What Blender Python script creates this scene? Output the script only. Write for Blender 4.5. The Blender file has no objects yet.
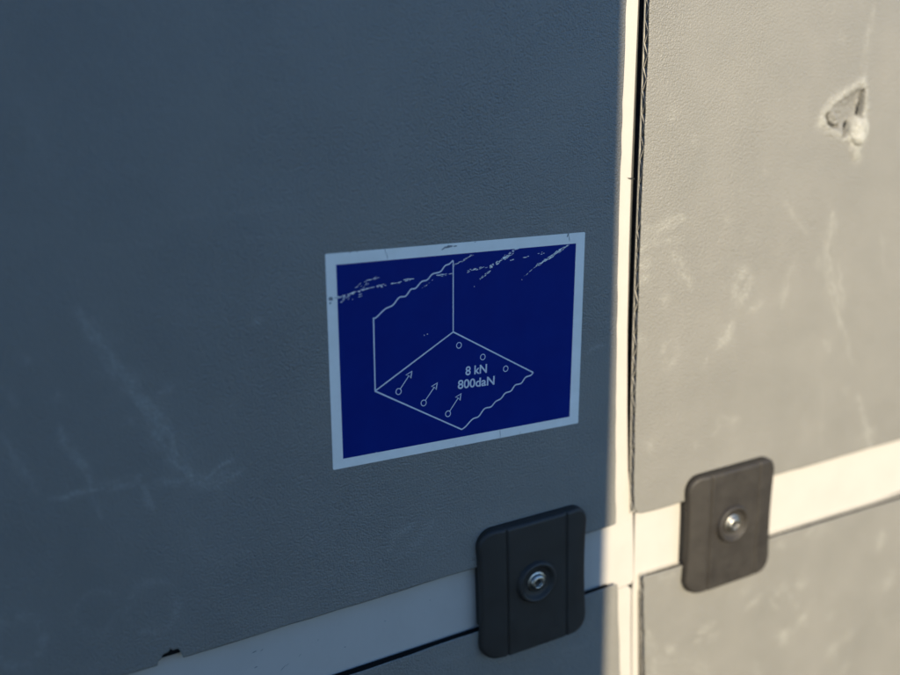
import bpy, bmesh, math, random
import numpy as np
from mathutils import Vector, Matrix

random.seed(7)
rng = np.random.default_rng(11)
scene = bpy.context.scene
COL = scene.collection

# ------------------------------------------------------------------ camera
# wall frame, millimetres: X along the wall, Y into the wall, Z up.
# pose solved from the four corners of the 150 x 111 mm sticker.
F = 930.0
Rcv = np.array([[0.8920811744590744, -0.45187248356209103, -0.0015610173431275798],
                [-0.11948184527027816, -0.23254521089518151, -0.9652185314945647],
                [0.43579268789933506, 0.8612397944179903, -0.26143976301306887]])
Cmm = np.array([-145.2365445, -419.28622822, 188.93014929])
# the sticker is stuck on about 2 degrees askew: turn the frame so that the rail is level
TURN = math.radians(2.0)
ct, st = math.cos(TURN), math.sin(TURN)
Q = np.array([[ct, 0, st], [0, 1, 0], [-st, 0, ct]])      # old frame -> level frame
C = Q @ Cmm
RW = Q @ Rcv.T                                             # camera (cv) -> level wall frame


def P(px, py, y=0.0):
    """photo pixel -> point (mm) on the plane at depth y."""
    d = RW @ np.array([(px - 450) / F, (py - 337.5) / F, 1.0])
    k = (y - C[1]) / d[1]
    return C + k * d


cam_data = bpy.data.cameras.new('camera')
cam = bpy.data.objects.new('camera', cam_data)
COL.objects.link(cam)
right, down, fwd = RW[:, 0], RW[:, 1], RW[:, 2]
M = Matrix(((right[0], -down[0], -fwd[0], C[0] * .001),
            (right[1], -down[1], -fwd[1], C[1] * .001),
            (right[2], -down[2], -fwd[2], C[2] * .001),
            (0, 0, 0, 1)))
cam.matrix_world = M
cam_data.sensor_fit = 'HORIZONTAL'
cam_data.sensor_width = 36.0
cam_data.lens = 36.0 * F / 900.0
cam_data.clip_start = 0.01
cam_data.clip_end = 200
cam_data.dof.use_dof = True
cam_data.dof.focus_distance = 0.495
cam_data.dof.aperture_fstop = 3.1
scene.camera = cam

# ------------------------------------------------------------------ light
SUN_AZ, SUN_EL = math.radians(-10.0), math.radians(22.0)   # azimuth from the wall normal, + to the right
world = bpy.data.worlds.new('World')
scene.world = world
world.use_nodes = True
wn = world.node_tree
sky = wn.nodes.new('ShaderNodeTexSky')
sky.sky_type = 'NISHITA'
sky.sun_disc = False
sky.sun_elevation = SUN_EL
sky.sun_rotation = math.pi - SUN_AZ
sky.altitude = 100
sky.air_density = 1.0
sky.dust_density = 0.0
sky.ozone_density = 7.2
bg = wn.nodes['Background']
bg.inputs['Strength'].default_value = 0.122
wn.links.new(sky.outputs[0], bg.inputs[0])

sd = bpy.data.lights.new('sun', 'SUN')
sd.energy = 4.0
sd.angle = math.radians(0.53)
sd.color = (1.0, 0.85, 0.60)
sun = bpy.data.objects.new('sun', sd)
COL.objects.link(sun)
to_sun = Vector((math.sin(SUN_AZ) * math.cos(SUN_EL), -math.cos(SUN_AZ) * math.cos(SUN_EL), math.sin(SUN_EL)))
sun.rotation_euler = to_sun.to_track_quat('Z', 'Y').to_euler()
sun.location = to_sun * 3

vs = scene.view_settings
vs.view_transform = 'Standard'
vs.look = 'None'
vs.gamma = 1.0
vs.exposure = 0.9
scene.render.resolution_x = 1024
scene.render.resolution_y = 768


# ------------------------------------------------------------------ materials
def mat(name):
    m = bpy.data.materials.new(name)
    m.use_nodes = True
    nt = m.node_tree
    return m, nt, nt.nodes['Principled BSDF']


def N(nt, t, **kw):
    n = nt.nodes.new(t)
    for k, v in kw.items():
        if k.startswith('i_'):
            n.inputs[k[2:].replace('_', ' ')].default_value = v
        else:
            setattr(n, k, v)
    return n


def ramp(nt, src, stops):
    r = nt.nodes.new('ShaderNodeValToRGB')
    e = r.color_ramp.elements
    while len(e) < len(stops):
        e.new(0.5)
    for el, (p, c) in zip(e, stops):
        el.position = p
        el.color = c if len(c) == 4 else (*c, 1)
    nt.links.new(src, r.inputs[0])
    return r.outputs[0]


def g(v):
    return (v, v, v, 1)


def math_n(nt, op, a, b=None):
    n = nt.nodes.new('ShaderNodeMath')
    n.operation = op
    for i, s in enumerate((a, b)):
        if s is None:
            continue
        if isinstance(s, (int, float)):
            n.inputs[i].default_value = s
        else:
            nt.links.new(s, n.inputs[i])
    return n.outputs[0]


def mixc(nt, fac, a, b):
    n = nt.nodes.new('ShaderNodeMix')
    n.data_type = 'RGBA'
    for sock, s in ((n.inputs[0], fac), (n.inputs[6], a), (n.inputs[7], b)):
        if isinstance(s, (int, float)):
            sock.default_value = s
        elif isinstance(s, tuple):
            sock.default_value = s if len(s) == 4 else (*s, 1)
        else:
            nt.links.new(s, sock)
    return n.outputs[2]


def panel_material():
    m, nt, b = mat('grey_grained_plastic')
    tc = N(nt, 'ShaderNodeTexCoord')
    co = tc.outputs['Object']
    # leather grain: warped cells with soft furrows
    warp = N(nt, 'ShaderNodeTexNoise', i_Scale=500.0, i_Detail=2.0)
    nt.links.new(co, warp.inputs['Vector'])
    add = N(nt, 'ShaderNodeVectorMath', operation='SCALE')
    nt.links.new(warp.outputs['Color'], add.inputs[0])
    add.inputs['Scale'].default_value = 0.0012
    ad2 = N(nt, 'ShaderNodeVectorMath', operation='ADD')
    nt.links.new(co, ad2.inputs[0])
    nt.links.new(add.outputs[0], ad2.inputs[1])
    vor = N(nt, 'ShaderNodeTexVoronoi', i_Scale=940.0, feature='SMOOTH_F1')
    vor.inputs['Smoothness'].default_value = 0.6
    nt.links.new(ad2.outputs[0], vor.inputs['Vector'])
    cell = math_n(nt, 'SUBTRACT', 0.75, vor.outputs['Distance'])
    fine = N(nt, 'ShaderNodeTexNoise', i_Scale=900.0, i_Detail=3.0, i_Roughness=0.6)
    nt.links.new(co, fine.inputs['Vector'])
    mid = N(nt, 'ShaderNodeTexNoise', i_Scale=640.0, i_Detail=2.0)
    nt.links.new(co, mid.inputs['Vector'])
    h = math_n(nt, 'ADD', math_n(nt, 'MULTIPLY', cell, 1.0), math_n(nt, 'MULTIPLY', fine.outputs[0], 0.45))
    h = math_n(nt, 'ADD', h, math_n(nt, 'MULTIPLY', mid.outputs[0], 0.5))
    bump = N(nt, 'ShaderNodeBump', i_Strength=0.85, i_Distance=0.0005)
    nt.links.new(h, bump.inputs['Height'])
    worn = N(nt, 'ShaderNodeTexNoise', i_Scale=16.0, i_Detail=3.0)
    nt.links.new(co, worn.inputs['Vector'])
    nt.links.new(ramp(nt, worn.outputs[0], [(0.35, g(0.55)), (0.62, g(0.95))]), bump.inputs['Strength'])
    low = N(nt, 'ShaderNodeTexNoise', i_Scale=14.0, i_Detail=2.0)
    nt.links.new(co, low.inputs['Vector'])
    bump2 = N(nt, 'ShaderNodeBump', i_Strength=0.25, i_Distance=0.004)
    nt.links.new(low.outputs[0], bump2.inputs['Height'])
    nt.links.new(bump2.outputs[0], bump.inputs['Normal'])
    nt.links.new(bump.outputs[0], b.inputs['Normal'])
    # colour: plain grey, cloudy handling dirt, whitened scuffs that sit on the grain tops
    cloud = N(nt, 'ShaderNodeTexNoise', i_Scale=22.0, i_Detail=6.0, i_Roughness=0.62)
    nt.links.new(co, cloud.inputs['Vector'])
    base = ramp(nt, cloud.outputs[0], [(0.3, (0.200, 0.195, 0.178)), (0.7, (0.223, 0.216, 0.197))])
    at = N(nt, 'ShaderNodeAttribute', attribute_name='scuff')
    tops = ramp(nt, h, [(0.75, g(0.45)), (1.25, g(1.0))])
    brk = N(nt, 'ShaderNodeTexNoise', i_Scale=420.0, i_Detail=3.0, i_Roughness=0.7)
    nt.links.new(co, brk.inputs['Vector'])
    br = ramp(nt, brk.outputs[0], [(0.34, g(0.35)), (0.66, g(1.0))])
    f = math_n(nt, 'MULTIPLY', at.outputs['Fac'], math_n(nt, 'MULTIPLY', tops, br))
    # faint overall rub marks
    rub = N(nt, 'ShaderNodeTexNoise', i_Scale=60.0, i_Detail=5.0, i_Roughness=0.7, i_Distortion=1.2)
    nt.links.new(co, rub.inputs['Vector'])
    rb = ramp(nt, rub.outputs[0], [(0.56, g(0)), (0.76, g(0.10))])
    f = math_n(nt, 'ADD', f, math_n(nt, 'MULTIPLY', rb, br))
    at2 = N(nt, 'ShaderNodeAttribute', attribute_name='stress')
    f = math_n(nt, 'MINIMUM', math_n(nt, 'ADD', f, at2.outputs['Fac']), 1.0)
    colr = mixc(nt, f, base, (0.37, 0.365, 0.33))
    nt.links.new(colr, b.inputs['Base Color'])
    rr = ramp(nt, cloud.outputs[0], [(0.3, g(0.42)), (0.7, g(0.56))])
    nt.links.new(rr, b.inputs['Roughness'])
    b.inputs['Specular IOR Level'].default_value = 0.5
    return m


def paint_material(name, base, dirt):
    m, nt, b = mat(name)
    tc = N(nt, 'ShaderNodeTexCoord')
    co = tc.outputs['Object']
    n1 = N(nt, 'ShaderNodeTexNoise', i_Scale=30.0, i_Detail=6.0, i_Roughness=0.65)
    nt.links.new(co, n1.inputs['Vector'])
    n2 = N(nt, 'ShaderNodeTexNoise', i_Scale=160.0, i_Detail=4.0, i_Roughness=0.7, i_Distortion=1.5)
    nt.links.new(co, n2.inputs['Vector'])
    f = math_n(nt, 'ADD', ramp(nt, n1.outputs[0], [(0.45, g(0)), (0.8, g(0.35))]),
               ramp(nt, n2.outputs[0], [(0.66, g(0)), (0.8, g(0.4))]))
    nt.links.new(mixc(nt, f, base, dirt), b.inputs['Base Color'])
    b.inputs['Roughness'].default_value = 0.38
    bp = N(nt, 'ShaderNodeBump', i_Strength=0.08, i_Distance=0.001)
    n3 = N(nt, 'ShaderNodeTexNoise', i_Scale=220.0, i_Detail=2.0)
    nt.links.new(co, n3.inputs['Vector'])
    nt.links.new(n3.outputs[0], bp.inputs['Height'])
    nt.links.new(bp.outputs[0], b.inputs['Normal'])
    return m


def plain_material(name, c1, c2, rough, scale, metal=0.0, bump=0.0, spec=0.5, bscale=900.0):
    m, nt, b = mat(name)
    tc = N(nt, 'ShaderNodeTexCoord')
    n = N(nt, 'ShaderNodeTexNoise', i_Scale=scale, i_Detail=5.0, i_Roughness=0.65)
    nt.links.new(tc.outputs['Object'], n.inputs['Vector'])
    nt.links.new(ramp(nt, n.outputs[0], [(0.35, c1), (0.68, c2)]), b.inputs['Base Color'])
    nt.links.new(ramp(nt, n.outputs[0], [(0.3, g(rough * 0.88)), (0.7, g(rough * 1.12))]), b.inputs['Roughness'])
    b.inputs['Metallic'].default_value = metal
    b.inputs['Specular IOR Level'].default_value = spec
    if bump:
        bp = N(nt, 'ShaderNodeBump', i_Strength=bump, i_Distance=0.0003)
        n3 = N(nt, 'ShaderNodeTexNoise', i_Scale=bscale, i_Detail=3.0)
        nt.links.new(tc.outputs['Object'], n3.inputs['Vector'])
        nt.links.new(n3.outputs[0], bp.inputs['Height'])
        nt.links.new(bp.outputs[0], b.inputs['Normal'])
    return m


M_PANEL = panel_material()
M_WHITE = paint_material('off_white_paint', (0.50, 0.475, 0.44), (0.40, 0.375, 0.345))
M_CORE = plain_material('pale_plastic_web', (0.34, 0.33, 0.30), (0.48, 0.46, 0.42), 0.6, 400)
M_DARK = plain_material('hollow_core_shade', (0.006, 0.006, 0.006), (0.012, 0.012, 0.011), 0.9, 300, spec=0.1)  # near-black stand-in for the shade inside the hollow panels
M_BACK = plain_material('dark_cavity_metal', (0.06, 0.064, 0.068), (0.09, 0.09, 0.09), 0.8, 120, spec=0.2)
M_CLIP = plain_material('black_moulded_plastic', (0.021, 0.0175, 0.0145), (0.031, 0.0265, 0.0215), 0.62, 70, bump=0.3, spec=0.6)
M_STEEL = plain_material('galvanised_steel', (0.34, 0.33, 0.30), (0.55, 0.53, 0.49), 0.40, 500, metal=1.0, bump=0.15)
M_SOCKET = plain_material('dark_steel_recess', (0.03, 0.03, 0.03), (0.09, 0.085, 0.08), 0.6, 600, metal=0.6)  # darker steel on the socket floor
M_STK_W = plain_material('white_vinyl', (0.86, 0.85, 0.79), (0.92, 0.91, 0.86), 0.45, 90, spec=0.3)
M_STK_B = plain_material('blue_vinyl_print', (0.0004, 0.014, 0.175), (0.0008, 0.018, 0.195), 0.5, 50, spec=0.08)
M_STK_L = plain_material('pale_line_print', (0.60, 0.64, 0.72), (0.70, 0.73, 0.80), 0.5, 200, spec=0.3)
M_CHIP = plain_material('chipped_print_white', (0.72, 0.74, 0.72), (0.9, 0.9, 0.88), 0.6, 700, spec=0.3)
M_SMUDGE = plain_material('grey_smudge', (0.20, 0.21, 0.21), (0.36, 0.37, 0.37), 0.8, 500, spec=0.2)
M_BLOCKER = paint_material('dark_grey_paint', (0.05, 0.055, 0.06), (0.08, 0.08, 0.08))  # coat of the added shade board
M_BLACK = plain_material('matt_black', (0.01, 0.01, 0.01), (0.02, 0.02, 0.02), 0.7, 80)  # also colours the blocks that stand for shade behind the clips


# ------------------------------------------------------------------ mesh helpers (input in millimetres)
def link(name, me, material, parent=None, smooth=True):
    o = bpy.data.objects.new(name, me)
    COL.objects.link(o)
    if material:
        me.materials.append(material)
    if parent:
        o.parent = parent
    if smooth:
        me.polygons.foreach_set('use_smooth', [True] * len(me.polygons))
    return o


def tag(o, label=None, cat=None, group=None, kind=None):
    if label: o['label'] = label
    if cat: o['category'] = cat
    if group: o['group'] = group
    if kind: o['kind'] = kind
    return o


def empty(name, loc_mm, label, cat, group=None):
    o = bpy.data.objects.new(name, None)
    COL.objects.link(o)
    o.empty_display_size = 0.01
    o.location = Vector(loc_mm) * .001
    return tag(o, label, cat, group)


def mesh(name, verts_mm, faces, material, parent=None, smooth=True):
    """verts are wall-frame millimetres; made local to the parent's origin."""
    org = np.array(parent.location) * 1000 if parent else np.zeros(3)
    if parent and parent.parent:
        org = org + np.array(parent.parent.location) * 1000
    v = (np.asarray(verts_mm, float) - org) * .001
    me = bpy.data.meshes.new(name)
    me.from_pydata(v.tolist(), [], [list(map(int, f)) for f in faces])
    me.update()
    return link(name, me, material, parent, smooth)


def prism(name, outline_xz, y0, y1, material, parent=None, bevel=0.0, segs=3):
    """outline counter-clockwise as seen by the camera (x right, z up); y0 front, y1 back."""
    pts = [(p[0], p[1]) for p in outline_xz]
    a = sum(pts[i][0] * pts[(i + 1) % len(pts)][1] - pts[(i + 1) % len(pts)][0] * pts[i][1] for i in range(len(pts)))
    if a < 0:
        pts = pts[::-1]
    n = len(pts)
    v = [(x, y0, z) for x, z in pts] + [(x, y1, z) for x, z in pts]
    f = [list(range(n)), list(range(2 * n - 1, n - 1, -1))]
    for i in range(n):
        j = (i + 1) % n
        f.append([i, n + i, n + j, j])
    o = mesh(name, v, f, material, parent, smooth=False)
    if bevel:
        b = o.modifiers.new('bevel', 'BEVEL')
        b.width = bevel * .001
        b.segments = segs
        b.limit_method = 'ANGLE'
        b.angle_limit = math.radians(40)
        o.data.polygons.foreach_set('use_smooth', [True] * len(o.data.polygons))
        w = o.modifiers.new('normals', 'WEIGHTED_NORMAL')
        w.keep_sharp = True
    return o


def vnoise(x, y, seed=0):
    """value noise, vectorised."""
    r = np.random.default_rng(seed).random((256, 256))
    xi, yi = np.floor(x).astype(int), np.floor(y).astype(int)
    fx, fy = x - xi, y - yi
    fx, fy = fx * fx * (3 - 2 * fx), fy * fy * (3 - 2 * fy)
    a, b_ = r[xi % 256, yi % 256], r[(xi + 1) % 256, yi % 256]
    c, d = r[xi % 256, (yi + 1) % 256], r[(xi + 1) % 256, (yi + 1) % 256]
    return (a * (1 - fx) + b_ * fx) * (1 - fy) + (c * (1 - fx) + d * fx) * fy


def seg_dist(x, z, a, b):
    ax, az, bx_, bz = a[0], a[2], b[0], b[2]
    dx, dz = bx_ - ax, bz - az
    L = dx * dx + dz * dz + 1e-9
    t = np.clip(((x - ax) * dx + (z - az) * dz) / L, 0, 1)
    return np.hypot(x - (ax + t * dx), z - (az + t * dz)), t


def poly_dist(x, z, pts):
    d = np.full(x.shape, 1e9)
    for a, b in zip(pts[:-1], pts[1:]):
        d = np.minimum(d, seg_dist(x, z, a, b)[0])
    return d


# ------------------------------------------------------------------ wear marks, in photo pixels turned into wall points
def stroke(pts, w, s):
    return ('line', pts, w, s)


def ring(c, r, w, s):
    return ('ring', c, r, w, s)


def zm(ox, oy, sc, pts):
    return [(ox + a / sc, oy + b / sc) for a, b in pts]


WEAR = {'ul': [], 'ur': [], 'll': [], 'lr': []}
L_ = lambda *p: zm(0, 280, 1.709, p)
WEAR['ul'] += [
    stroke(L_((140, 55), (190, 130), (240, 205)), 4.0, .55), stroke(L_((205, 150), (235, 200)), 2.5, .4),
    stroke(L_((240, 200), (285, 275), (320, 335)), 3.6, .75), stroke(L_((225, 190), (300, 320)), 1.6, .5),
    stroke(L_((318, 338), (365, 345), (412, 330)), 2.8, .6), stroke(L_((330, 350), (392, 308)), 2.4, .45),
    stroke(L_((85, 373), (160, 362), (240, 345)), 1.4, .65), stroke(L_((150, 352), (240, 338)), 1.6, .35),
    stroke(L_((240, 352), (320, 340)), 2.2, .35), stroke(L_((100, 250), (130, 298), (155, 345)), 1.8, .5),
    stroke(L_((8, 268), (40, 330), (66, 366)), 1.6, .3), stroke(L_((248, 352), (259, 390)), 1.6, .55),
    stroke(L_((152, 345), (172, 408)), 1.4, .28), stroke(L_((0, 186), (32, 216)), 1.4, .3),
    stroke(L_((270, 192), (298, 180)), 1.6, .35), stroke(L_((100, 192), (100, 208)), 2.0, .3),
    stroke(L_((44, 125), (46, 138)), 2.6, .3), stroke(L_((215, 235), (225, 250)), 3.6, .2),
    stroke(L_((430, 75), (450, 70)), 2.0, .25), stroke(L_((330, 420), (332, 450)), 1.3, .15),
    ring(L_((34, 615))[0], 10.5, 2.0, .30), ring(L_((260, 560))[0], 11, 1.6, .22), ring(L_((165, 570))[0], 9, 1.6, .14),
    stroke([(385, 555), (395, 535), (415, 525)], 2.0, .28), stroke([(395, 560), (425, 535), (432, 520)], 2.0, .25),
    stroke([(585, 353), (603, 345)], 0.9, .4), stroke([(545, 222), (560, 226), (572, 234)], 1.5, .18),
    stroke([(150, 220), (320, 205)], 1.0, .12), stroke([(80, 250), (300, 236)], 0.8, .12),
    stroke([(485, 460), (488, 452)], 0.8, .3), stroke([(20, 100), (60, 180)], 3.0, .07), stroke([(220, 560), (300, 530)], 1.2, .12),
]
A5 = lambda *p: zm(640, 200, 2.41, p)
A4 = lambda *p: zm(600, 0, 2.93, p)
WEAR['ur'] += [
    stroke(A5((466, 35), (455, 100), (452, 160), (470, 230), (478, 275)), 3.6, .62), stroke(A5((478, 150), (488, 260)), 2.6, .45),
    stroke(A5((476, 270), (495, 330), (512, 392)), 2.2, .4), stroke(A5((446, 340), (455, 365)), 3.0, .3),
    stroke(A5((430, 140), (430, 165)), 3.2, .3), ring(A5((245, 208))[0], 5.5, 3.6, .6), stroke(A5((238, 220), (250, 235)), 3.2, .4),
    stroke(A5((376, 138), (360, 190), (340, 262)), 2.4, .42), stroke(A5((350, 215), (342, 260)), 3.4, .4),
    stroke(A5((262, 272), (298, 243)), 2.6, .45), stroke(A5((190, 352), (212, 325), (225, 296)), 3.8, .65),
    ring(A5((72, 370))[0], 6, 2.0, .35), stroke(A5((0, 120), (50, 70), (105, 45)), 3.4, .55),
    stroke(A5((10, 72), (60, 62)), 2.6, .4), stroke(A5((80, 130), (100, 170), (122, 214)), 3.0, .5),
    stroke(A5((0, 150), (25, 160)), 3.4, .5), stroke(A5((0, 205), (20, 190)), 3.4, .6), stroke(A5((50, 240), (70, 240)), 3.0, .4),
    stroke(A5((30, 110), (100, 90)), 2.0, .35), stroke(A5((0, 320), (12, 350)), 2.6, .3),
    stroke(A5((176, 562), (195, 530), (240, 532)), 2.6, .4), stroke(A5((130, 600), (145, 580)), 2.4, .3),
    stroke(A5((525, 470), (540, 520), (552, 560)), 2.4, .5), stroke(A5((548, 550), (554, 590)), 5.0, .62),
    stroke(A5((490, 455), (498, 470)), 3.2, .4), stroke(A5((583, 80), (590, 172)), 2.0, .2),
    stroke(A5((350, 0), (402, 82)), 1.4, .35), stroke(A5((210, 38), (212, 45)), 2.4, .5), stroke(A5((255, 90), (265, 95)), 1.4, .3),
    stroke(A5((14, 575), (25, 600)), 3.6, .3), stroke(A5((440, 440), (436, 640)), 1.6, .16), stroke(A5((150, 410), (165, 380)), 1.6, .25),
    stroke(A4((806, 10), (788, 100), (770, 232)), 2.4, .42), stroke(A4((208, 320), (212, 348)), 2.6, .5),
    stroke(A4((268, 408), (284, 404)), 2.0, .4), stroke(A4((480, 500), (505, 530)), 1.6, .35), stroke(A4((160, 662), (242, 630)), 2.2, .5),
    stroke(A4((530, 575), (592, 664)), 1.6, .2), stroke(A4((688, 640), (690, 675)), 2.6, .3), stroke(A4((380, 625), (372, 645)), 2.0, .35),
    stroke(A4((760, 455), (740, 470)), 3.0, .3), stroke(A4((700, 120), (720, 110)), 3.0, .14),
]
A6 = lambda *p: zm(640, 490, 3.46, p)
WEAR['lr'] += [
    stroke(A6((205, 490), (258, 462)), 3.0, .6), stroke(A6((230, 515), (270, 498)), 3.4, .55), stroke(A6((195, 525), (210, 515)), 3.0, .45),
    stroke(A6((98, 545), (112, 556)), 4.0, .55), stroke(A6((25, 490), (40, 550), (50, 640)), 3.2, .5),
    stroke(A6((60, 590), (180, 600), (230, 640)), 7.0, .28), stroke(A6((40, 640), (150, 660)), 8.0, .3),
    stroke(A6((470, 352), (508, 338)), 4.0, .72), stroke(A6((352, 345), (380, 344)), 3.6, .5), stroke(A6((540, 332), (575, 322)), 3.2, .5),
    stroke(A6((420, 365), (365, 418)), 2.2, .42), stroke(A6((450, 375), (478, 412)), 1.8, .32), stroke(A6((515, 360), (547, 415)), 1.8, .32),
    stroke(A6((552, 470), (570, 440)), 5.0, .8), stroke(A6((488, 530), (515, 492)), 5.4, .85), stroke(A6((520, 500), (545, 475)), 2.2, .4),
    stroke(A6((648, 578), (680, 535)), 4.6, .55), stroke(A6((690, 525), (740, 495)), 3.6, .28),
    stroke(A6((826, 200), (834, 145)), 5.0, .6), stroke(A6((848, 345), (858, 300), (880, 280)), 4.6, .5), stroke(A6((664, 420), (666, 445)), 3.6, .36),
    stroke(A6((580, 155), (640, 138)), 4.4, .5), stroke(A6((484, 175), (492, 205)), 3.4, .45), stroke(A6((60, 300), (120, 296)), 3.4, .35),
    stroke(A6((800, 440), (860, 470)), 6.0, .18), stroke(A6((700, 640), (720, 600)), 4.0, .3), stroke(A6((400, 600), (420, 640)), 5.0, .25),
]
WEAR['ll'] += [stroke([(440, 660), (465, 655)], 2.0, .25), stroke([(560, 650), (590, 645)], 2.0, .2)]


def wear_mask(key, x, z):
    """scuffs: bundles of thin streaks that run along each stroke, breaking up towards the sides."""
    out = np.zeros(x.shape)
    wob = (vnoise(x / 7.0, z / 7.0, 3) - .5) * 2.6
    wob2 = (vnoise(x / 7.0 + 40, z / 7.0 + 17, 4) - .5) * 2.6
    xx, zz = x + wob, z + wob2
    patch = vnoise(x / 5.0, z / 5.0, 6)
    for n_, s in enumerate(WEAR[key]):
        if s[0] == 'line':
            pts = [P(*p) for p in s[1]]
            w, k = s[2], s[3]
            best = np.full(x.shape, 1e9)
            al, ac = np.zeros(x.shape), np.zeros(x.shape)
            run = 0.0
            for a, b in zip(pts[:-1], pts[1:]):
                L = math.hypot(b[0] - a[0], b[2] - a[2]) + 1e-6
                ux, uz = (b[0] - a[0]) / L, (b[2] - a[2]) / L
                d, t = seg_dist(xx, zz, a, b)
                m = d < best
                best = np.where(m, d, best)
                al = np.where(m, run + t * L, al)
                ac = np.where(m, -(xx - a[0]) * uz + (zz - a[2]) * ux, ac)
                run += L
            tt = np.clip(al / run, 0, 1)
            taper = .45 + .55 * np.clip(np.minimum(tt, 1 - tt) * 5, 0, 1)
            d = best / taper
            fib = vnoise(al / 9.0 + n_ * 7, ac / .9 + 60, 5) * .65 + vnoise(al / 3.0 + n_ * 3, ac / 1.6 + 90, 8) * .6
        else:
            c = P(*s[1])
            d = np.abs(np.hypot(xx - c[0], (zz - c[2]) * .8) - s[2])
            w, k = s[3], s[4]
            fib = patch * .5 + vnoise(x / 1.8, z / 1.8, 9) * .7
        core = np.exp(-(d / w) ** 2)
        halo = .30 * np.exp(-(d / (2.4 * w)) ** 2)
        val = k * (core * np.clip(fib * 2.3 - .75, 0, 1.25) + halo * np.clip(patch * 1.4 - .2, 0, 1))
        out = np.maximum(out, val)
    return np.clip(out * (1.85 if key == 'ul' else 1.35), 0, 1)


# ------------------------------------------------------------------ twin-wall lining panels
def fit_v(px_pts, deg, y=0.0):
    w = np.array([P(a, b, y) for a, b in px_pts])
    c = np.polyfit(w[:, 2], w[:, 0], deg)
    lo, hi = w[:, 2].min(), w[:, 2].max()

    def fn(z):
        zc = np.clip(z, lo - 15, hi + 15)
        return np.polyval(c, zc)
    return fn


def fit_h(px_pts, y=0.0):
    w = np.array([P(a, b, y) for a, b in px_pts])
    c = np.polyfit(w[:, 0], w[:, 2], 1)
    return lambda x: np.polyval(c, np.clip(x, -260, 560))


def steps(spans):
    out = [0.0]
    for end, st_ in spans:
        n = max(1, int(round((end - out[-1]) / st_)))
        out += list(np.linspace(out[-1], end, n + 1)[1:])
    return np.array(out)


EDGE_UL_V = fit_v([(627, 0), (621, 170), (617.3, 330), (616, 430), (616.3, 520)], 3)
EDGE_UL_H = fit_h([(130, 674), (260, 634.5), (475, 570), (590, 532.5), (612, 525.5)])
EDGE_UR_V = fit_v([(650, 0), (643.5, 170), (637.5, 330), (635, 440), (634.2, 505)], 3)
EDGE_UR_H = fit_h([(645, 513), (684, 502.5), (775, 475.5), (900, 440)])
EDGE_LL_V = fit_v([(618, 590), (619, 630), (620.5, 675)], 1)
EDGE_LL_H = fit_h([(350, 675), (475, 633), (590, 593), (612, 586)])
EDGE_LR_V = fit_v([(643.5, 580), (644, 630), (645, 675)], 1)
EDGE_LR_H = fit_h([(644, 577), (684, 565.5), (775, 535.5), (900, 499)])
TH = 5.0           # panel thickness
SKIN = 0.75


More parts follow.
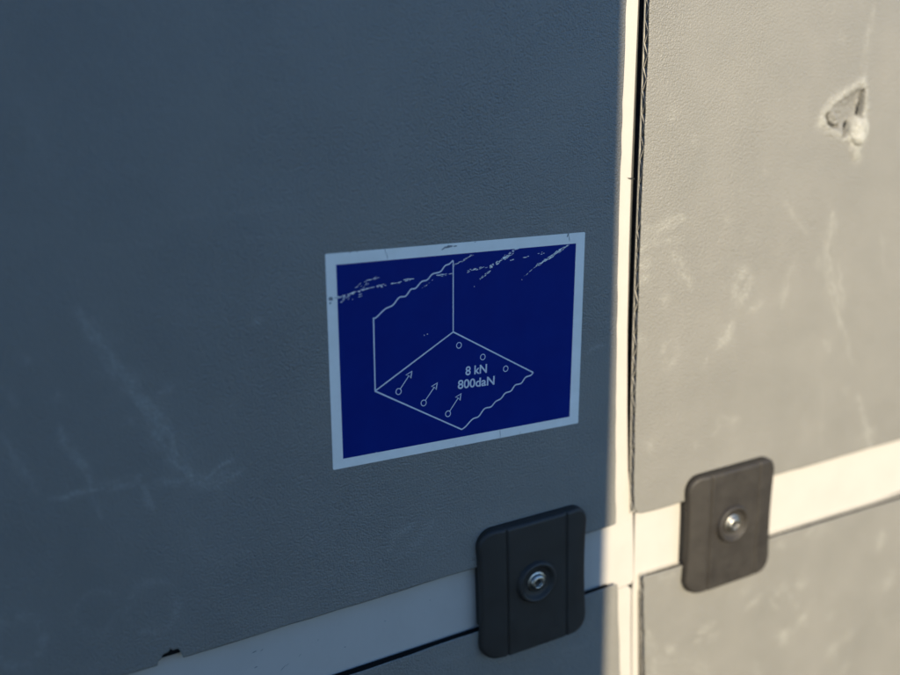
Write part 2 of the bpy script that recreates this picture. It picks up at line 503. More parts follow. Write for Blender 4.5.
def tear_shape(x, z):
    """punched, torn spot in the upper right panel: depth (+ into wall) and whitening."""
    T = lambda a, b: P(800 + a / 6.14, 60 + b / 6.14)
    tri = [T(384, 150), T(215, 262), T(150, 345), T(190, 420), T(300, 470), T(375, 400), T(398, 280)]
    # signed inside test
    inside = np.zeros(x.shape, bool)
    n = len(tri)
    for i in range(n):
        a, b = tri[i], tri[(i + 1) % n]
        cond = ((a[2] > z) != (b[2] > z)) & (x < (b[0] - a[0]) * (z - a[2]) / (b[2] - a[2] + 1e-9) + a[0])
        inside ^= cond
    d = poly_dist(x, z, tri + [tri[0]])
    sd_ = np.where(inside, -d, d)
    dep = np.clip(-sd_ / 6.0, 0, 1)
    # pushed-in flap, deepest towards the right edge and lower left curl
    a, b = T(215, 262), T(392, 300)
    t = np.clip(((x - a[0]) * (b[0] - a[0]) + (z - a[2]) * (b[2] - a[2])) / ((b[0] - a[0]) ** 2 + (b[2] - a[2]) ** 2), 0, 1)
    depth = dep * (0.5 + 3.2 * t)
    # open cracks
    for pts, w, dd in (([T(389, 195), T(384, 270), T(370, 348)], 1.15, 6.5),
                       ([T(168, 338), T(176, 385), T(205, 408), T(240, 404)], 1.0, 4.2),
                       ([T(300, 395), T(287, 440), T(272, 462)], 1.35, 5.5)):
        dl = poly_dist(x, z, pts)
        depth = depth + dd * np.exp(-(dl / w) ** 2)
    # curled lip left of the flap
    lip = poly_dist(x, z, [T(205, 345), T(225, 375), T(215, 395)])
    depth -= 1.6 * np.exp(-(lip / 1.6) ** 2)
    # raised rim and bulge round it
    rim = np.exp(-((sd_ - 1.6) / 2.7) ** 2)
    depth -= 0.6 * rim
    # lump of drawn-out plastic hanging at the lower corner
    c = T(358, 432)
    e = np.hypot((x - c[0]) / 8.2, (z - c[2]) / 9.6)
    depth = np.where(e < 1, depth * np.clip((e - .55) / .45, 0, 1) - 3.6 * np.sqrt(np.clip(1 - e * e, 0, 1)), depth)
    depth = np.minimum(depth, np.where(np.abs(depth) < 3.3, depth, 3.3 + (depth - 3.3) * .5))
    c2 = T(345, 535)
    e2 = np.hypot((x - c2[0]) / 6.5, (z - c2[2]) / 9.5)
    depth -= 1.6 * np.clip(1 - e2 * e2, 0, 1)
    depth += (vnoise(x / 2.0, z / 2.0, 21) - .5) * .7 * np.exp(-(np.clip(sd_, 0, 99) / 5) ** 2)
    tail = poly_dist(x, z, [T(345, 480), T(350, 590)])
    white = .55 * rim + .9 * np.exp(-(np.clip(e - .8, 0, 9) / .3) ** 2) * (e < 1.6) + .7 * np.exp(-(tail / 4.0) ** 2)
    c3 = T(118, 392)
    white += .6 * np.exp(-(np.hypot(x - c3[0], z - c3[2]) / 3.2) ** 2)
    white = np.clip(white, 0, 1) * (0.45 + .75 * vnoise(x / 2.6, z / 2.6, 22))
    white *= 1 - .85 * np.clip(-sd_ / 1.2, 0, 1) * (e > 1)
    return depth, np.clip(white, 0, 1)


def make_panel(key, name, label, edge_v, edge_h, sx, sz, us, vs_, corner, group, notch=None):
    """sx/sz: direction away from the inner vertical / horizontal edge (+1 or -1)."""
    x0 = float(edge_v(edge_h(190.0)))
    root = empty(name, (x0, 0, float(edge_h(x0))), label, 'panel', group)
    U, V = np.meshgrid(us, vs_, indexing='ij')
    X = x0 + sx * U
    Z = edge_h(X) + sz * V
    X = edge_v(Z) + sx * U
    if key == 'll' or key == 'lr':
        X = edge_v(np.maximum(Z, -400)) + sx * U
    Z = edge_h(X) + sz * V
    # rounded inner corner
    r = corner
    dv = np.clip(V, 0, r)
    shift = r - np.sqrt(np.maximum(r * r - (r - dv) ** 2, 0))
    X = X + sx * shift * np.clip(1 - U / (3 * r), 0, 1)
    # hand-cut edge: slight waviness
    wav = (vnoise(V / 9.0, V * 0 + 3, 31) - .5) * .5
    X = X + wav * np.clip(1 - U / 6, 0, 1)
    wav = (vnoise(U / 13.0, U * 0 + 5, 32) - .5) * .45
    Z = Z + wav * np.clip(1 - V / 6, 0, 1)
    if notch is not None:
        Z = Z + notch(X) * np.clip(1 - V / 14.0, 0, 1)
    Y = np.zeros_like(X)
    stress = np.zeros_like(X)
    if key == 'ur':
        dd, ww = tear_shape(X, Z)
        Y += np.where(dd < 0.02, np.where(dd > -0.02, 0, dd), dd)
        stress = ww
    # softly rounded rim
    ed = np.minimum(U, V)
    Y += .35 * np.clip(1 - ed / .8, 0, 1) ** 2
    scf = wear_mask(key, X, Z)
    nu, nv = X.shape
    verts = np.stack([X, Y, Z], -1).reshape(-1, 3)
    idx = np.arange(nu * nv).reshape(nu, nv)
    q = np.stack([idx[:-1, :-1], idx[1:, :-1], idx[1:, 1:], idx[:-1, 1:]], -1).reshape(-1, 4)
    if sx * sz < 0:
        q = q[:, ::-1]
    o = mesh('front_sheet', verts, q, M_PANEL, root)
    for nm, arr in (('scuff', scf), ('stress', stress)):
        a = o.data.attributes.new(nm, 'FLOAT', 'POINT')
        a.data.foreach_set('value', arr.reshape(-1).astype(np.float32))
    so = o.modifiers.new('thickness', 'SOLIDIFY')
    so.thickness = SKIN * .001
    so.offset = -1
    # outline for back sheet and core, coarser
    vz = np.linspace(0, vs_[-1], 60)
    zz = float(edge_h(x0)) + sz * vz
    ins = lambda du, dv_, far: (
        [(float(edge_v(float(edge_h(x0)) + sz * max(v, dv_))) + sx * du,
          float(edge_h(x0)) + sz * max(v, dv_)) for v in vz] +
        [(x0 + sx * (us[-1] - far), float(edge_h(x0 + sx * us[-1])) + sz * (vs_[-1] - far)),
         (x0 + sx * (us[-1] - far), float(edge_h(x0 + sx * us[-1])) + sz * dv_)])
    low_ = key == 'll'
    prism('back_sheet', ins(0.1, 3.0 if low_ else 0.2, 1), TH - SKIN, TH - .02, M_CORE, root)
    # black slab painting the shade of the hollow core, behind the cut edges
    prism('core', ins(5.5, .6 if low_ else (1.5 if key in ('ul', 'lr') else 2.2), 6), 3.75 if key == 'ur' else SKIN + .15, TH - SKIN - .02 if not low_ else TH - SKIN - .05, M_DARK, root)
    # slanted webs showing in the open vertical edge
    vv, ff = [], []
    t = 3.0
    k = 0
    vis = min(vs_[-1], 320)
    while t < vis:
        za = float(edge_h(x0)) + sz * t
        pitch = 6.2 + (vnoise(np.array([t / 30.0]), np.array([2.0]), 41)[0] - .5) * 2.0
        zb = za + sz * pitch
        ya, yb = (SKIN + .05, TH - SKIN - .05) if k % 2 == 0 else (TH - SKIN - .05, SKIN + .05)
        xa, xb = float(edge_v(za)) + sx * (.05 + random.random() * .35), float(edge_v(zb)) + sx * (.05 + random.random() * .35)
        th = .42
        b0 = len(vv)
        for (xx, inn) in ((0, 0), (1, 5.0)):
            vv += [(xa + sx * inn, ya, za - th), (xa + sx * inn, ya, za + th), (xb + sx * inn, yb, zb + th), (xb + sx * inn, yb, zb - th)]
        ff += [(b0, b0 + 1, b0 + 2, b0 + 3), (b0, b0 + 4, b0 + 5, b0 + 1), (b0 + 1, b0 + 5, b0 + 6, b0 + 2),
               (b0 + 2, b0 + 6, b0 + 7, b0 + 3), (b0 + 3, b0 + 7, b0 + 4, b0)]
        t += pitch
        k += 1
    mesh('web', vv, ff, M_CORE, root, smooth=False)
    return root


nc = P(170, 657)[0]


def notch_ul(x):
    d = x - nc
    base = np.clip(1 - np.abs(d / 6.2) ** 4, 0, 1) * 6.2
    jag = (vnoise(x / 1.3, x * 0 + 9, 51) - .5) * 2.2 + .12 * d
    return np.where(np.abs(d) < 6.2, np.maximum(base + jag * (np.abs(d) < 5.2), 0), 0)


# ------------------------------------------------------------------ the white frame behind the panels
frame = empty('van_wall', (190, TH, -95), 'off-white painted metal frame, rail and post, showing between the grey panels', 'wall')
D1 = TH + .05      # front of the white plates
seam = [(P(a, b, D1)[0], P(a, b, D1)[2]) for a, b in
        [(640.5, -60), (639, 0), (635.5, 85), (632, 170), (629.6, 250), (628, 330), (627.8, 410), (628.6, 470), (631, 498), (633.4, 515),
         (633.9, 545), (633.9, 580)]]
zj = P(626, 586, D1)[2]
outl = [(seam[0][0] - 2, 420)] + seam + [(seam[-1][0] - 1.5, zj), (160, zj - 1.5), (-640, zj - 1.5), (-640, 420)]
prism('post', outl, D1, D1 + 3.0, M_WHITE, frame, bevel=.8)
low = [(P(a, b, D1)[0], P(a, b, D1)[2]) for a, b in [(631.6, 589), (631.2, 630), (631.4, 675), (631.8, 720)]]
outl = [(-640, zj - 2.4), (150, zj - 2.4), (low[0][0] - 3, zj - .45)] + low + [(low[-1][0], -920), (-640, -920)]
prism('lower_post', outl, D1 + .08, D1 + 3.0, M_WHITE, frame, bevel=.6)
D2 = D1 + .25
lx = P(634.4, 540, D2)[0]
zr_top = float(EDGE_UR_H(200)) + 14
zr_bot = float(EDGE_LR_H(205)) - 9
lowr = [(P(a, b, D2)[0], P(a, b, D2)[2]) for a, b in [(632.5, 592), (632.2, 640), (632.8, 1400)]]
lowr2 = [(P(a, b, D2)[0], P(a, b, D2)[2]) for a, b in [(641, 1400), (638.8, 640), (638.5, 592)]]
outl = [(lx + .3, zr_top), (lx + .3, zj + 2)] + lowr + lowr2 + [(lowr2[-1][0] + 1.5, zr_bot), (720, zr_bot + 12), (720, zr_top + 8)]
prism('rail', outl, D2, D2 + 2.4, M_WHITE, frame, bevel=.7)
# closed cavity sheet far behind
prism('backing', [(-660, -930), (740, -930), (740, 440), (-660, 440)], 10.5, 12, M_BACK, frame)
# small dark scratches on the white rail
def flakes(name, material, parent, y, items):
    vv, ff = [], []
    for (cx, cz, L, w, ang) in items:
        ca, sa = math.cos(ang), math.sin(ang)
        n = 7
        b0 = len(vv)
        for i in range(n):
            t = 2 * math.pi * i / n
            r = 1 + random.uniform(-.35, .35)
            a, b = math.cos(t) * L * r * .5, math.sin(t) * w * r * .5
            vv.append((cx + a * ca - b * sa, y - .00025 * len(ff), cz + a * sa + b * ca))
        ff.append(tuple(range(b0, b0 + n)))
    o = mesh(name, vv, ff, material, parent, smooth=False)
    o['kind'] = 'stuff'
    return o


it = []
for (a, b, L, w, an) in [(283, 668, 9, .9, 40), (287, 665, 5, .6, 35), (256, 667, 3, 1.2, 20), (254, 652, 6, 1.3, 15), (262, 650, 3, .8, 25),
                         (345, 647, 2, 1.1, 0), (385, 621, 1.6, .8, 0), (318, 640, 2, .6, 60), (300, 655, 4, .5, 45), (430, 600, 1.5, .6, 10),
                         (600, 560, 2, .5, 70), (622, 548, 1.6, .6, 20), (628, 520, 1.4, .5, 80), (812, 490, 2, .6, 10), (660, 545, 2.2, .5, 75)]:
    p = P(a, b, D1)
    it.append((p[0], p[2], L, w, math.radians(an)))
it = [(a, b, L * .6, w * .6, n) for a, b, L, w, n in it]
flakes('scratch', M_SMUDGE, frame, D1 - .06, [i for i in it if i[0] < lx])
flakes('scratch', M_SMUDGE, frame, D2 - .06, [i for i in it if i[0] >= lx])
# small burr standing off the post edge
bp = P(629, 178, D1)
mesh('paint_burr', [(bp[0] - 1.6, D1 - .1, bp[2] + .3), (bp[0] + 3.4, D1 - .1, bp[2] - .2), (bp[0] + 3.2, D1 - 1.2, bp[2] - 1.0), (bp[0], D1 - .7, bp[2] - .4)],
     [(0, 1, 2, 3)], M_BLACK, frame, smooth=False)

# ------------------------------------------------------------------ the four panels
GRP = 'grey lining panels'
u_left = steps([(2, .5), (175, 1.1), (345, .65), (420, 5), (800, 40)])
v_up = steps([(2, .5), (195, .65), (345, 1.1), (500, 20)])
# finer columns round the notch of the upper left panel
xe = float(EDGE_UL_V(-80.0))
un = xe - nc
u_left = np.unique(np.concatenate([u_left, np.arange(un - 9, un + 9, .3)]))
make_panel('ul', 'lining_panel', 'large shaded blue-grey grained panel carrying the blue sticker', EDGE_UL_V, EDGE_UL_H, -1, 1,
           u_left, v_up, 1.6, GRP, notch_ul)
tc_ = P(848, 118)
ut = tc_[0] - float(EDGE_UR_V(tc_[2]))
vt = tc_[2] - float(EDGE_UR_H(tc_[0]))
u_r = np.unique(np.concatenate([steps([(9, .4), (260, .85), (300, 1.5), (480, 30)]), np.arange(ut - 32, ut + 30, .45)]))
v_r = np.unique(np.concatenate([steps([(9, .4), (230, .85), (345, 1.2), (500, 20)]), np.arange(vt - 42, vt + 36, .45)]))
make_panel('ur', 'lining_panel', 'sunlit grey grained panel with a torn punched spot, above the white rail', EDGE_UR_V, EDGE_UR_H, 1, 1,
           u_r, v_r, 7.0, GRP)
make_panel('ll', 'lining_panel', 'shaded grey panel below the white rail, under the black clip', EDGE_LL_V, EDGE_LL_H, -1, -1,
           steps([(2, .5), (230, 1.2), (420, 8), (800, 40)]), steps([(2, .5), (150, 1.2), (300, 20), (800, 60)]), 1.4, GRP)
make_panel('lr', 'lining_panel', 'sunlit scuffed grey panel below the white rail, pale spots all over', EDGE_LR_V, EDGE_LR_H, 1, -1,
           steps([(2, .5), (310, 1.2), (480, 30)]), steps([(2, .5), (230, 1.2), (300, 20), (800, 60)]), 1.2, GRP)


# ------------------------------------------------------------------ clips
def outline_half(x, W, H, r):
    ax = abs(x) - (W / 2 - r)
    if ax <= 0:
        return H / 2
    return H / 2 - (r - math.sqrt(max(r * r - ax * ax, 0)))


def make_clip(center, W, H, label, bolt_dx, bolt_dz, bolt_turn):
    cx, cz = center
    root = empty('panel_clip', (cx, 0, cz), label, 'clip', 'panel clips')
    r = 11.5
    c1, c2 = -W * .27, W * .27          # fold lines
    HC, HR = 7.4, 4.2                      # centre height, height at the outer rims
    xs = set()
    for a in np.linspace(-W / 2, W / 2, 61): xs.add(round(float(a), 4))
    for c in (c1, c2):
        for d in (-1.5, -1.1, -.8, -.55, -.3, 0, .3, .55, .8, 1.1, 1.5): xs.add(round(c + d, 4))
    for d in (.05, .15, .35, .6, .95, 1.4, 2.0, 2.7, 3.5, 4.5, 5.5, 7):
        xs.add(round(-W / 2 + d, 4)); xs.add(round(W / 2 - d, 4))
    xs = np.array(sorted(xs))
    tv = np.array(sorted(set(np.concatenate([np.linspace(-1, 1, 41), 1 - np.array([.002, .006, .015, .028, .045, .065, .09, .12]),
                                             -1 + np.array([.002, .006, .015, .028, .045, .065, .09, .12])]).round(5))))
    RB = 2.0
    vv = []
    for x in xs:
        hz = outline_half(float(x), W, H, r)
        for t in tv:
            z = t * hz
            # distance to the outline
            qx, qz = abs(x) - (W / 2 - r), abs(z) - (H / 2 - r)
            if qx > 0 and qz > 0:
                d = r - math.hypot(qx, qz)
            else:
                d = min(W / 2 - abs(x), H / 2 - abs(z))
            d = max(d, 0)
            if x < c1:
                s = (c1 - x) / (W / 2 + c1)
                h = HC - (HC - HR) * (s ** 1.25)
            elif x > c2:
                s = (x - c2) / (W / 2 - c2)
                h = HC - (HC - HR) * (.35 * s + .65 * s * s)
            else:
                h = HC
            for c in (c1, c2):                       # groove at the folds
                h -= 1.1 * math.exp(-((x - c) / .75) ** 2)
            if d < RB:
                h -= RB - math.sqrt(max(RB * RB - (RB - d) ** 2, 0))
            xw = x - math.copysign(1, x) * 2.1 * (abs(x) / (W / 2)) ** 4 * max(0, 1 - (z / (H * .5)) ** 2)
            vv.append((cx + xw, -h, cz + z))
    nu, nv = len(xs), len(tv)
    ff = []
    for i in range(nu - 1):
        for j in range(nv - 1):
            a = i * nv + j
            ff.append((a, a + nv, a + nv + 1, a + 1))
    # skirt down to the panels
    loop = [i * nv for i in range(nu)] + [(nu - 1) * nv + j for j in range(1, nv)] + \
           [i * nv + nv - 1 for i in range(nu - 2, -1, -1)] + [j for j in range(nv - 2, 0, -1)]
    b0 = len(vv)
    for k in loop:
        p = vv[k]
        vv.append((p[0], -.12, p[2]))
    n = len(loop)
    for k in range(n):
        j = (k + 1) % n
        ff.append((loop[j], loop[k], b0 + k, b0 + j))
    ff.append(tuple(b0 + k for k in range(n)))
    cover = mesh('cover', vv, ff, M_CLIP, root)
    bm = bmesh.new(); bm.from_mesh(cover.data); bmesh.ops.recalc_face_normals(bm, faces=bm.faces[:]); bm.to_mesh(cover.data); bm.free()
    cover.data.polygons.foreach_set('use_smooth', [True] * len(cover.data.polygons))
    # black block added as the shade in the gap behind the cover
    zt_r, zb_r = float(EDGE_UL_H(cx) if cx < 190 else EDGE_UR_H(cx)), float(EDGE_LL_H(cx) if cx < 190 else EDGE_LR_H(cx))
    prism('gap_shade_block', [(cx - W / 2 + 2.6, zb_r + 1.5), (cx + W / 2 - 3, zb_r + 2.5), (cx + W / 2 - 3, zt_r - .2), (cx - W / 2 + 2.6, zt_r - 1.6)],
          -.05, D1 + (.2 if cx > 190 else -.1), M_BLACK, root, bevel=.4)
    bx_, bz = cx + bolt_dx, cz + bolt_dz

    def lathe(name, prof, material, parent, nseg=48, mod=None, twist=0.0):
        v, f = [], []
        for k, (rad, h) in enumerate(prof):
            for i in range(nseg):
                t = 2 * math.pi * i / nseg
                rr = rad * (mod(k, t + twist) if mod else 1)
                v.append((bx_ + rr * math.cos(t), -h, bz + rr * math.sin(t)))
        for k in range(len(prof) - 1):
            for i in range(nseg):
                j = (i + 1) % nseg
                f.append((k * nseg + i, k * nseg + j, (k + 1) * nseg + j, (k + 1) * nseg + i))
        f.append(tuple((len(prof) - 1) * nseg + i for i in range(nseg)))
        o = mesh(name, v, f, material, parent)
        bm = bmesh.new(); bm.from_mesh(o.data); bmesh.ops.recalc_face_normals(bm, faces=bm.faces[:]); bm.to_mesh(o.data); bm.free()
        o.data.polygons.foreach_set('use_smooth', [True] * len(o.data.polygons))
        return o
    # raised collar with a dished seat
    lathe('collar', [(13.4, HC - .3), (13.2, HC + .3), (12.7, HC + 2.0), (12.2, HC + 2.6), (11.4, HC + 2.8), (10.6, HC + 2.6), (10.0, HC + 1.9),
                     (9.2, HC + .6), (8.7, HC + .3), (3, HC + .2)], M_CLIP, root)
    lob = lambda k, t: (1 + .13 * math.cos(6 * t)) if k >= 9 else 1
    bolt = lathe('bolt', [(6.3, HC + .25), (6.4, HC + .6), (6.1, HC + .8), (5.1, HC + .85), (5.0, HC + 1.0), (4.85, HC + 1.9), (4.5, HC + 2.4),
                          (3.9, HC + 2.75), (3.2, HC + 2.95), (2.55, HC + 2.95), (2.45, HC + 2.7), (2.35, HC + 1.2)], M_STEEL, root, 48, lob, bolt_turn)
    lathe('socket', [(2.3, HC + 1.5), (1.2, HC + 1.35), (.3, HC + 1.3)], M_SOCKET, bolt, 24)
    return root


def clip_box(l, r_, t, b):
    # seen from upper left: the left and top outlines are the cover's foot, the right and bottom ones its raised rim
    xl, xr = P(*l, 0)[0], P(*r_, -3.5)[0]
    zt, zb = P(*t, 0)[2], P(*b, -5)[2]
    return ((xl + xr) / 2, (zt + zb) / 2), xr - xl, zt - zb


cl = clip_box((475, 620), (589, 520), (532, 517.5), (530, 645))
cr = clip_box((682, 545), (774.5, 470), (728, 463.5), (731, 583))
print('clips', cl, cr)
Wc, Hc = (cl[1] + cr[1]) / 2, (cl[2] + cr[2]) / 2
for cc, px, lab, tw in ((cl[0], (538.8, 583.3), 'black plastic clip with a steel bolt, in the shade below the blue sticker', .3),
                        (cr[0], (735, 525), 'sunlit brownish plastic clip with a shiny bolt on the right of the post', 1.1)):
    bpos = P(*px, -10)
    make_clip(cc, Wc, Hc, lab, bpos[0] - cc[0], bpos[2] - cc[1], tw)

# ------------------------------------------------------------------ sticker
TL, TR, BR, BL = P(325, 254), P(585, 232), P(578, 423), P(333, 470)
stk = empty('sticker', ((BL[0] + BR[0]) / 2, 0, (BL[2] + BR[2]) / 2), 'blue load diagram sticker with pale border reading 8 kN 800daN', 'sticker')


def rounded(pts, r, n=4):
    out = []
    m = len(pts)
    for i in range(m):
        p, a, b = np.array(pts[i]), np.array(pts[i - 1]), np.array(pts[(i + 1) % m])
        ua, ub = (a - p) / np.linalg.norm(a - p), (b - p) / np.linalg.norm(b - p)
        for k in range(n + 1):
            t = k / n
            q = (1 - t) ** 2 * (p + ua * r) + 2 * t * (1 - t) * p + t * t * (p + ub * r)
            out.append((q[0], q[1]))
    return out


xz = lambda p: (p[0], p[2])
prism('border', rounded([xz(TL), xz(TR), xz(BR), xz(BL)], .8), -.16, -.01, M_STK_W, stk)
Z1 = lambda a, b: (310 + a / 2.597, 220 + b / 2.597)
fld = [P(336, 264.8), P(575.8, 243.3), P(569.3, 416.6), P(343, 458.7)]
prism('blue_field', [xz(p) for p in fld], -.20, -.15, M_STK_B, stk)
LY = -.235


def strip(name, pts, w, parent=stk, closed=False, material=M_STK_L, y=LY):
    p = np.array([(q[0], q[2]) for q in pts])
    n = len(p)
    vv, ff = [], []
    for i in range(n):
        a = p[(i - 1) % n] if (closed or i > 0) else p[i]
        b = p[(i + 1) % n] if (closed or i < n - 1) else p[i]
        d = b - a
        d = d / (np.linalg.norm(d) + 1e-9)
        nn = np.array([-d[1], d[0]])
        sc = 1.0
        if (closed or 0 < i < n - 1):
            d1 = p[i] - a
            d1 = d1 / (np.linalg.norm(d1) + 1e-9)
            cosv = abs(d1 @ d)
            sc = min(1 / max(cosv, .35), 2.2)
        for s in (-.5, .5):
            q = p[i] + nn * s * w * sc
            vv.append((q[0], y, q[1]))
    for i in range(n if closed else n - 1):
        j = (i + 1) % n
        ff.append((2 * i, 2 * j, 2 * j + 1, 2 * i + 1))
    return mesh(name, vv, ff, material, parent, smooth=False)


def smooth_poly(pts, sub=5):
    p = [np.array(q) for q in pts]
    out = []
    for i in range(len(p) - 1):
        a, b, c, d = p[max(i - 1, 0)], p[i], p[i + 1], p[min(i + 2, len(p) - 1)]
        for k in range(sub):
            t = k / sub
            out.append(.5 * ((2 * b) + (c - a) * t + (2 * a - 5 * b + 4 * c - d) * t * t + (3 * b - a - 3 * c + d) * t ** 3))
    out.append(p[-1])
    return out


LW = .74
zA = lambda a, b: P(325 + a / 6.43, 225 + b / 6.43)
zB = lambda a, b: P(440 + a / 5.867, 325 + b / 5.867)
apex, Lc, Bc = P(453, 331.8), P(375, 391), P(461.5, 429.3)
Rc = P(532.3, 372.6)
strip('outline', [P(453, 260.5), apex], LW * .9)
strip('outline', [P(373.3, 317.5), P(375, 391), P(461.5, 429.3)], LW)
strip('outline', [P(375.4, 390.6), apex, P(531.8, 371.8)], LW, y=LY - .01)
strip('wavy_line', smooth_poly([zA(306, 603), zA(330, 592), zA(385, 540), zA(435, 515), zA(475, 466), zA(518, 456), zA(550, 414), zA(582, 405), zA(620, 364),
                                zA(656, 352), zA(690, 315), zA(740, 300), zA(770, 262), zA(798, 250), zA(822, 226)]), LW, y=LY - .02)
strip('wavy_line', smooth_poly([zB(126, 612), zB(150, 594), zB(190, 551), zB(225, 536), zB(260, 490), zB(298, 479), zB(325, 448), zB(355, 432), zB(382, 399),
                                zB(415, 386), zB(440, 352), zB(475, 341), zB(500, 307), zB(530, 295), zB(543, 280), zB(538, 273)]), LW, y=LY - .02)


def ring_mesh(c, r, w=.45):
    pts = [(c[0] + r * math.cos(t), 0, c[2] + r * 1.08 * math.sin(t)) for t in np.linspace(0, 2 * math.pi, 20, endpoint=False)]
    strip('ring', pts, w, closed=True, y=LY - .01)


for a, b in ((458.8, 345.2), (482.6, 356.9), (505.5, 368.6)):
    ring_mesh(P(a, b), 1.45)
for (a, b), (c, d) in (((398.4, 391.4), (411.6, 371.2)), ((423.5, 402.8), (437, 382.8)), ((447.8, 413.6), (460.8, 393.6))):
    c0, tip = P(a, b), P(c, d)
    ring_mesh(c0, 1.5)
    dr = (tip - c0) / np.linalg.norm(tip - c0)
    nr = np.array([-dr[2], 0, dr[0]])
    ar = strip('arrow', [c0 + dr * 1.5, tip - dr * 2.7], .5)
    strip('arrow_head', [tip, tip - dr * 3.3 + nr * 1.7, tip - dr * 2.7, tip - dr * 3.3 - nr * 1.7], .42, parent=ar, closed=True, y=LY - .015)


def text(body, px_l, px_r, cap_mm, name='lettering'):
    """px_l, px_r: baseline ends in the photo."""
    cu = bpy.data.curves.new('t', 'FONT')
    cu.body = body
    cu.size = 1.0
    cu.offset = 0.02
    to = bpy.data.objects.new('t', cu)
    COL.objects.link(to)
    bpy.context.view_layer.update()
    me = bpy.data.meshes.new_from_object(to.evaluated_get(bpy.context.evaluated_depsgraph_get()))
    v = np.array([q.co[:] for q in me.vertices])
    faces = [tuple(p.vertices) for p in me.polygons]
    bpy.data.objects.remove(to)
    a, b = P(*px_l), P(*px_r)
    u = (b - a); L = np.linalg.norm(u); u /= L
    up = np.array([-u[2], 0, u[0]])
    x0, x1 = v[:, 0].min(), v[:, 0].max()
    h = v[:, 1].max()
    out = [a + u * ((q[0] - x0) / (x1 - x0) * L) + up * (q[1] / h * cap_mm) + np.array([0, LY - .01, 0]) for q in v]
    return mesh(name, out, faces, M_STK_L, stk, smooth=False)


text('8 kN', (465.2, 375.2), (486.6, 372.4), 4.9)
text('800daN', (457.5, 388.9), (494.2, 384.2), 4.9)

# scraped-off print along the upper part of the sticker
chips = []


def chip_line(p, q, n, Lr, wr, spread, dens=None):
    a, b = P(*p), P(*q)
    ang = math.atan2(b[2] - a[2], b[0] - a[0])
    nx, nz = -math.sin(ang), math.cos(ang)
    for i in range(int(n * 1.12)):
        t = random.random()
        if dens and random.random() > dens(t):
            continue
        s = random.gauss(0, spread)
        chips.append((a[0] + (b[0] - a[0]) * t + nx * s, a[2] + (b[2] - a[2]) * t + nz * s,
                      random.uniform(*Lr) * 1.05, random.uniform(*wr) * .55, ang + random.gauss(0, .16)))


chip_line((336, 298), (366, 288.8), 26, (.8, 2.6), (.35, .9), .35)
chip_line((366, 288.8), (402, 281.5), 26, (.8, 2.4), (.35, .75), .25)
chip_line((404, 280.2), (414, 278.5), 8, (1.0, 2.4), (.5, 1.0), .3)
chip_line((340, 300), (362, 295), 14, (.5, 1.8), (.3, .7), .7)
chip_line((356, 289), (378, 278), 10, (.6, 2.2), (.3, .5), .9)
chip_line((364, 281), (378, 278), 8, (1.2, 2.6), (.3, .5), .4)
chip_line((435, 276), (459, 272), 12, (1.0, 2.8), (.3, .7), .25)
chip_line((422, 288.5), (433, 279.5), 7, (.4, .9), (.3, .5), .2)
chip_line((453, 266), (473, 254.0), 24, (.6, 2.0), (.25, .6), .25)
chip_line((466, 271), (488, 266.5), 14, (.8, 2.2), (.35, .8), .3)
chip_line((508, 261), (514, 258.5), 5, (.8, 1.6), (.4, .8), .4)
chip_line((523, 257.2), (528, 256.6), 3, (1.0, 2.4), (.4, .7), .2)
chip_line((534, 254.4), (544, 252.8), 4, (.6, 1.4), (.4, .8), .3)
chip_line((480, 279), (490, 270.5), 16, (.5, 1.8), (.3, .7), .35)
chip_line((490, 267), (505, 257), 26, (.6, 2.0), (.4, 1.0), .5)
chip_line((503, 259), (519, 247.6), 34, (.7, 2.4), (.4, .9), .45)
chip_line((524, 276), (538, 264), 16, (.6, 1.8), (.25, .5), .25)
chip_line((537, 265), (552, 256), 36, (.8, 2.6), (.35, .8), .35)
chip_line((550, 257), (567, 245), 40, (.8, 2.6), (.35, .9), .35)
for a, b in ((474, 286.5), (521.5, 279.5), (341, 302), (376, 452), (379, 453.5), (424, 335), (427, 334)):
    p = P(a, b)
    chips.append((p[0], p[2], random.uniform(.4, 1.0), random.uniform(.3, .6), random.random() * 3))
flakes('print_chip', M_CHIP, stk, -.285, chips)
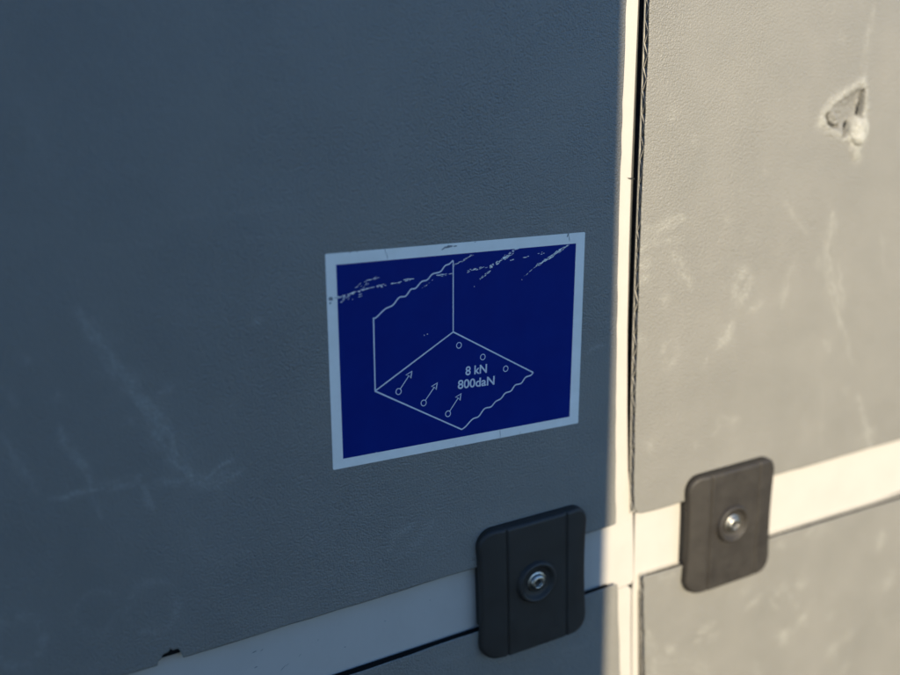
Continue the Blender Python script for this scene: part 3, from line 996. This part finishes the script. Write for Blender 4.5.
# cracks and smudges on the pale border
sm = []
for a, b, L, w, an in [(385, 250.5, 4.5, .35, 100), (387, 256, 3.5, .3, 95), (500, 434, 5, .35, 92), (568, 234.5, 3, .9, 60), (569, 238, 5, .4, 100),
                       (520, 434, 3, .25, 90), (456, 446, 2.5, .25, 95), (350, 252, 1.0, .6, 0), (475, 242, 1.2, .4, 10), (449, 246.5, 4.5, 1.3, 10), (444, 248, 3.0, .8, 30),
                       (455, 246, 2.0, .7, 0), (331, 299, 2.2, 2.0, 0), (330, 303, 1.2, 1.2, 0), (336, 297.5, 2.0, .6, 10), (357, 251.5, .6, .6, 0)]:
    p = P(a, b)
    sm.append((p[0], p[2], L, w, math.radians(an)))
flakes('smudge', M_SMUDGE, stk, -.19, sm)

# ------------------------------------------------------------------ added board, unseen behind the viewer, placed to shade the left of the wall
DY = -850.0
sh = [P(a, b) for a, b in ((619, 0), (612, 170), (606.5, 330), (603.5, 490), (602, 600))]
off = np.array(to_sun) * (-DY / -to_sun.y) if False else np.array(to_sun) * (DY / to_sun.y)
edge = [(p[0] + off[0], p[2] + off[2]) for p in sh]
ke = np.polyfit([e[1] for e in edge], [e[0] for e in edge], 1)
ex = lambda z: float(np.polyval(ke, z))
zb_, zt_ = off[2] - 960, off[2] + 560
shade_root = empty('shade_board', (ex(zb_) - 400, DY, zb_), 'dark grey partition board added unseen behind the viewpoint to shade the left panels', 'blocker')
board_outl = rounded([(ex(zb_), zb_), (ex(zt_), zt_), (ex(zt_) - 760, zt_), (ex(zb_) - 760, zb_)], 18, 6)
prism('board', board_outl, DY - 32, DY, M_BLOCKER, shade_root, bevel=4)
inner = rounded([(ex(zb_) - 70, zb_ + 70), (ex(zt_) - 70, zt_ - 70), (ex(zt_) - 690, zt_ - 70), (ex(zb_) - 690, zb_ + 70)], 30, 6)
prism('inner_panel', inner, DY + .5, DY + 6, M_BACK, shade_root, bevel=2)
hx, hz_ = ex(off[2]) - 60, off[2]
prism('handle', rounded([(hx + 14, hz_ - 60), (hx + 14, hz_ + 60), (hx - 14, hz_ + 60), (hx - 14, hz_ - 60)], 10, 5), DY + .5, DY + 22, M_BLACK, shade_root, bevel=4)
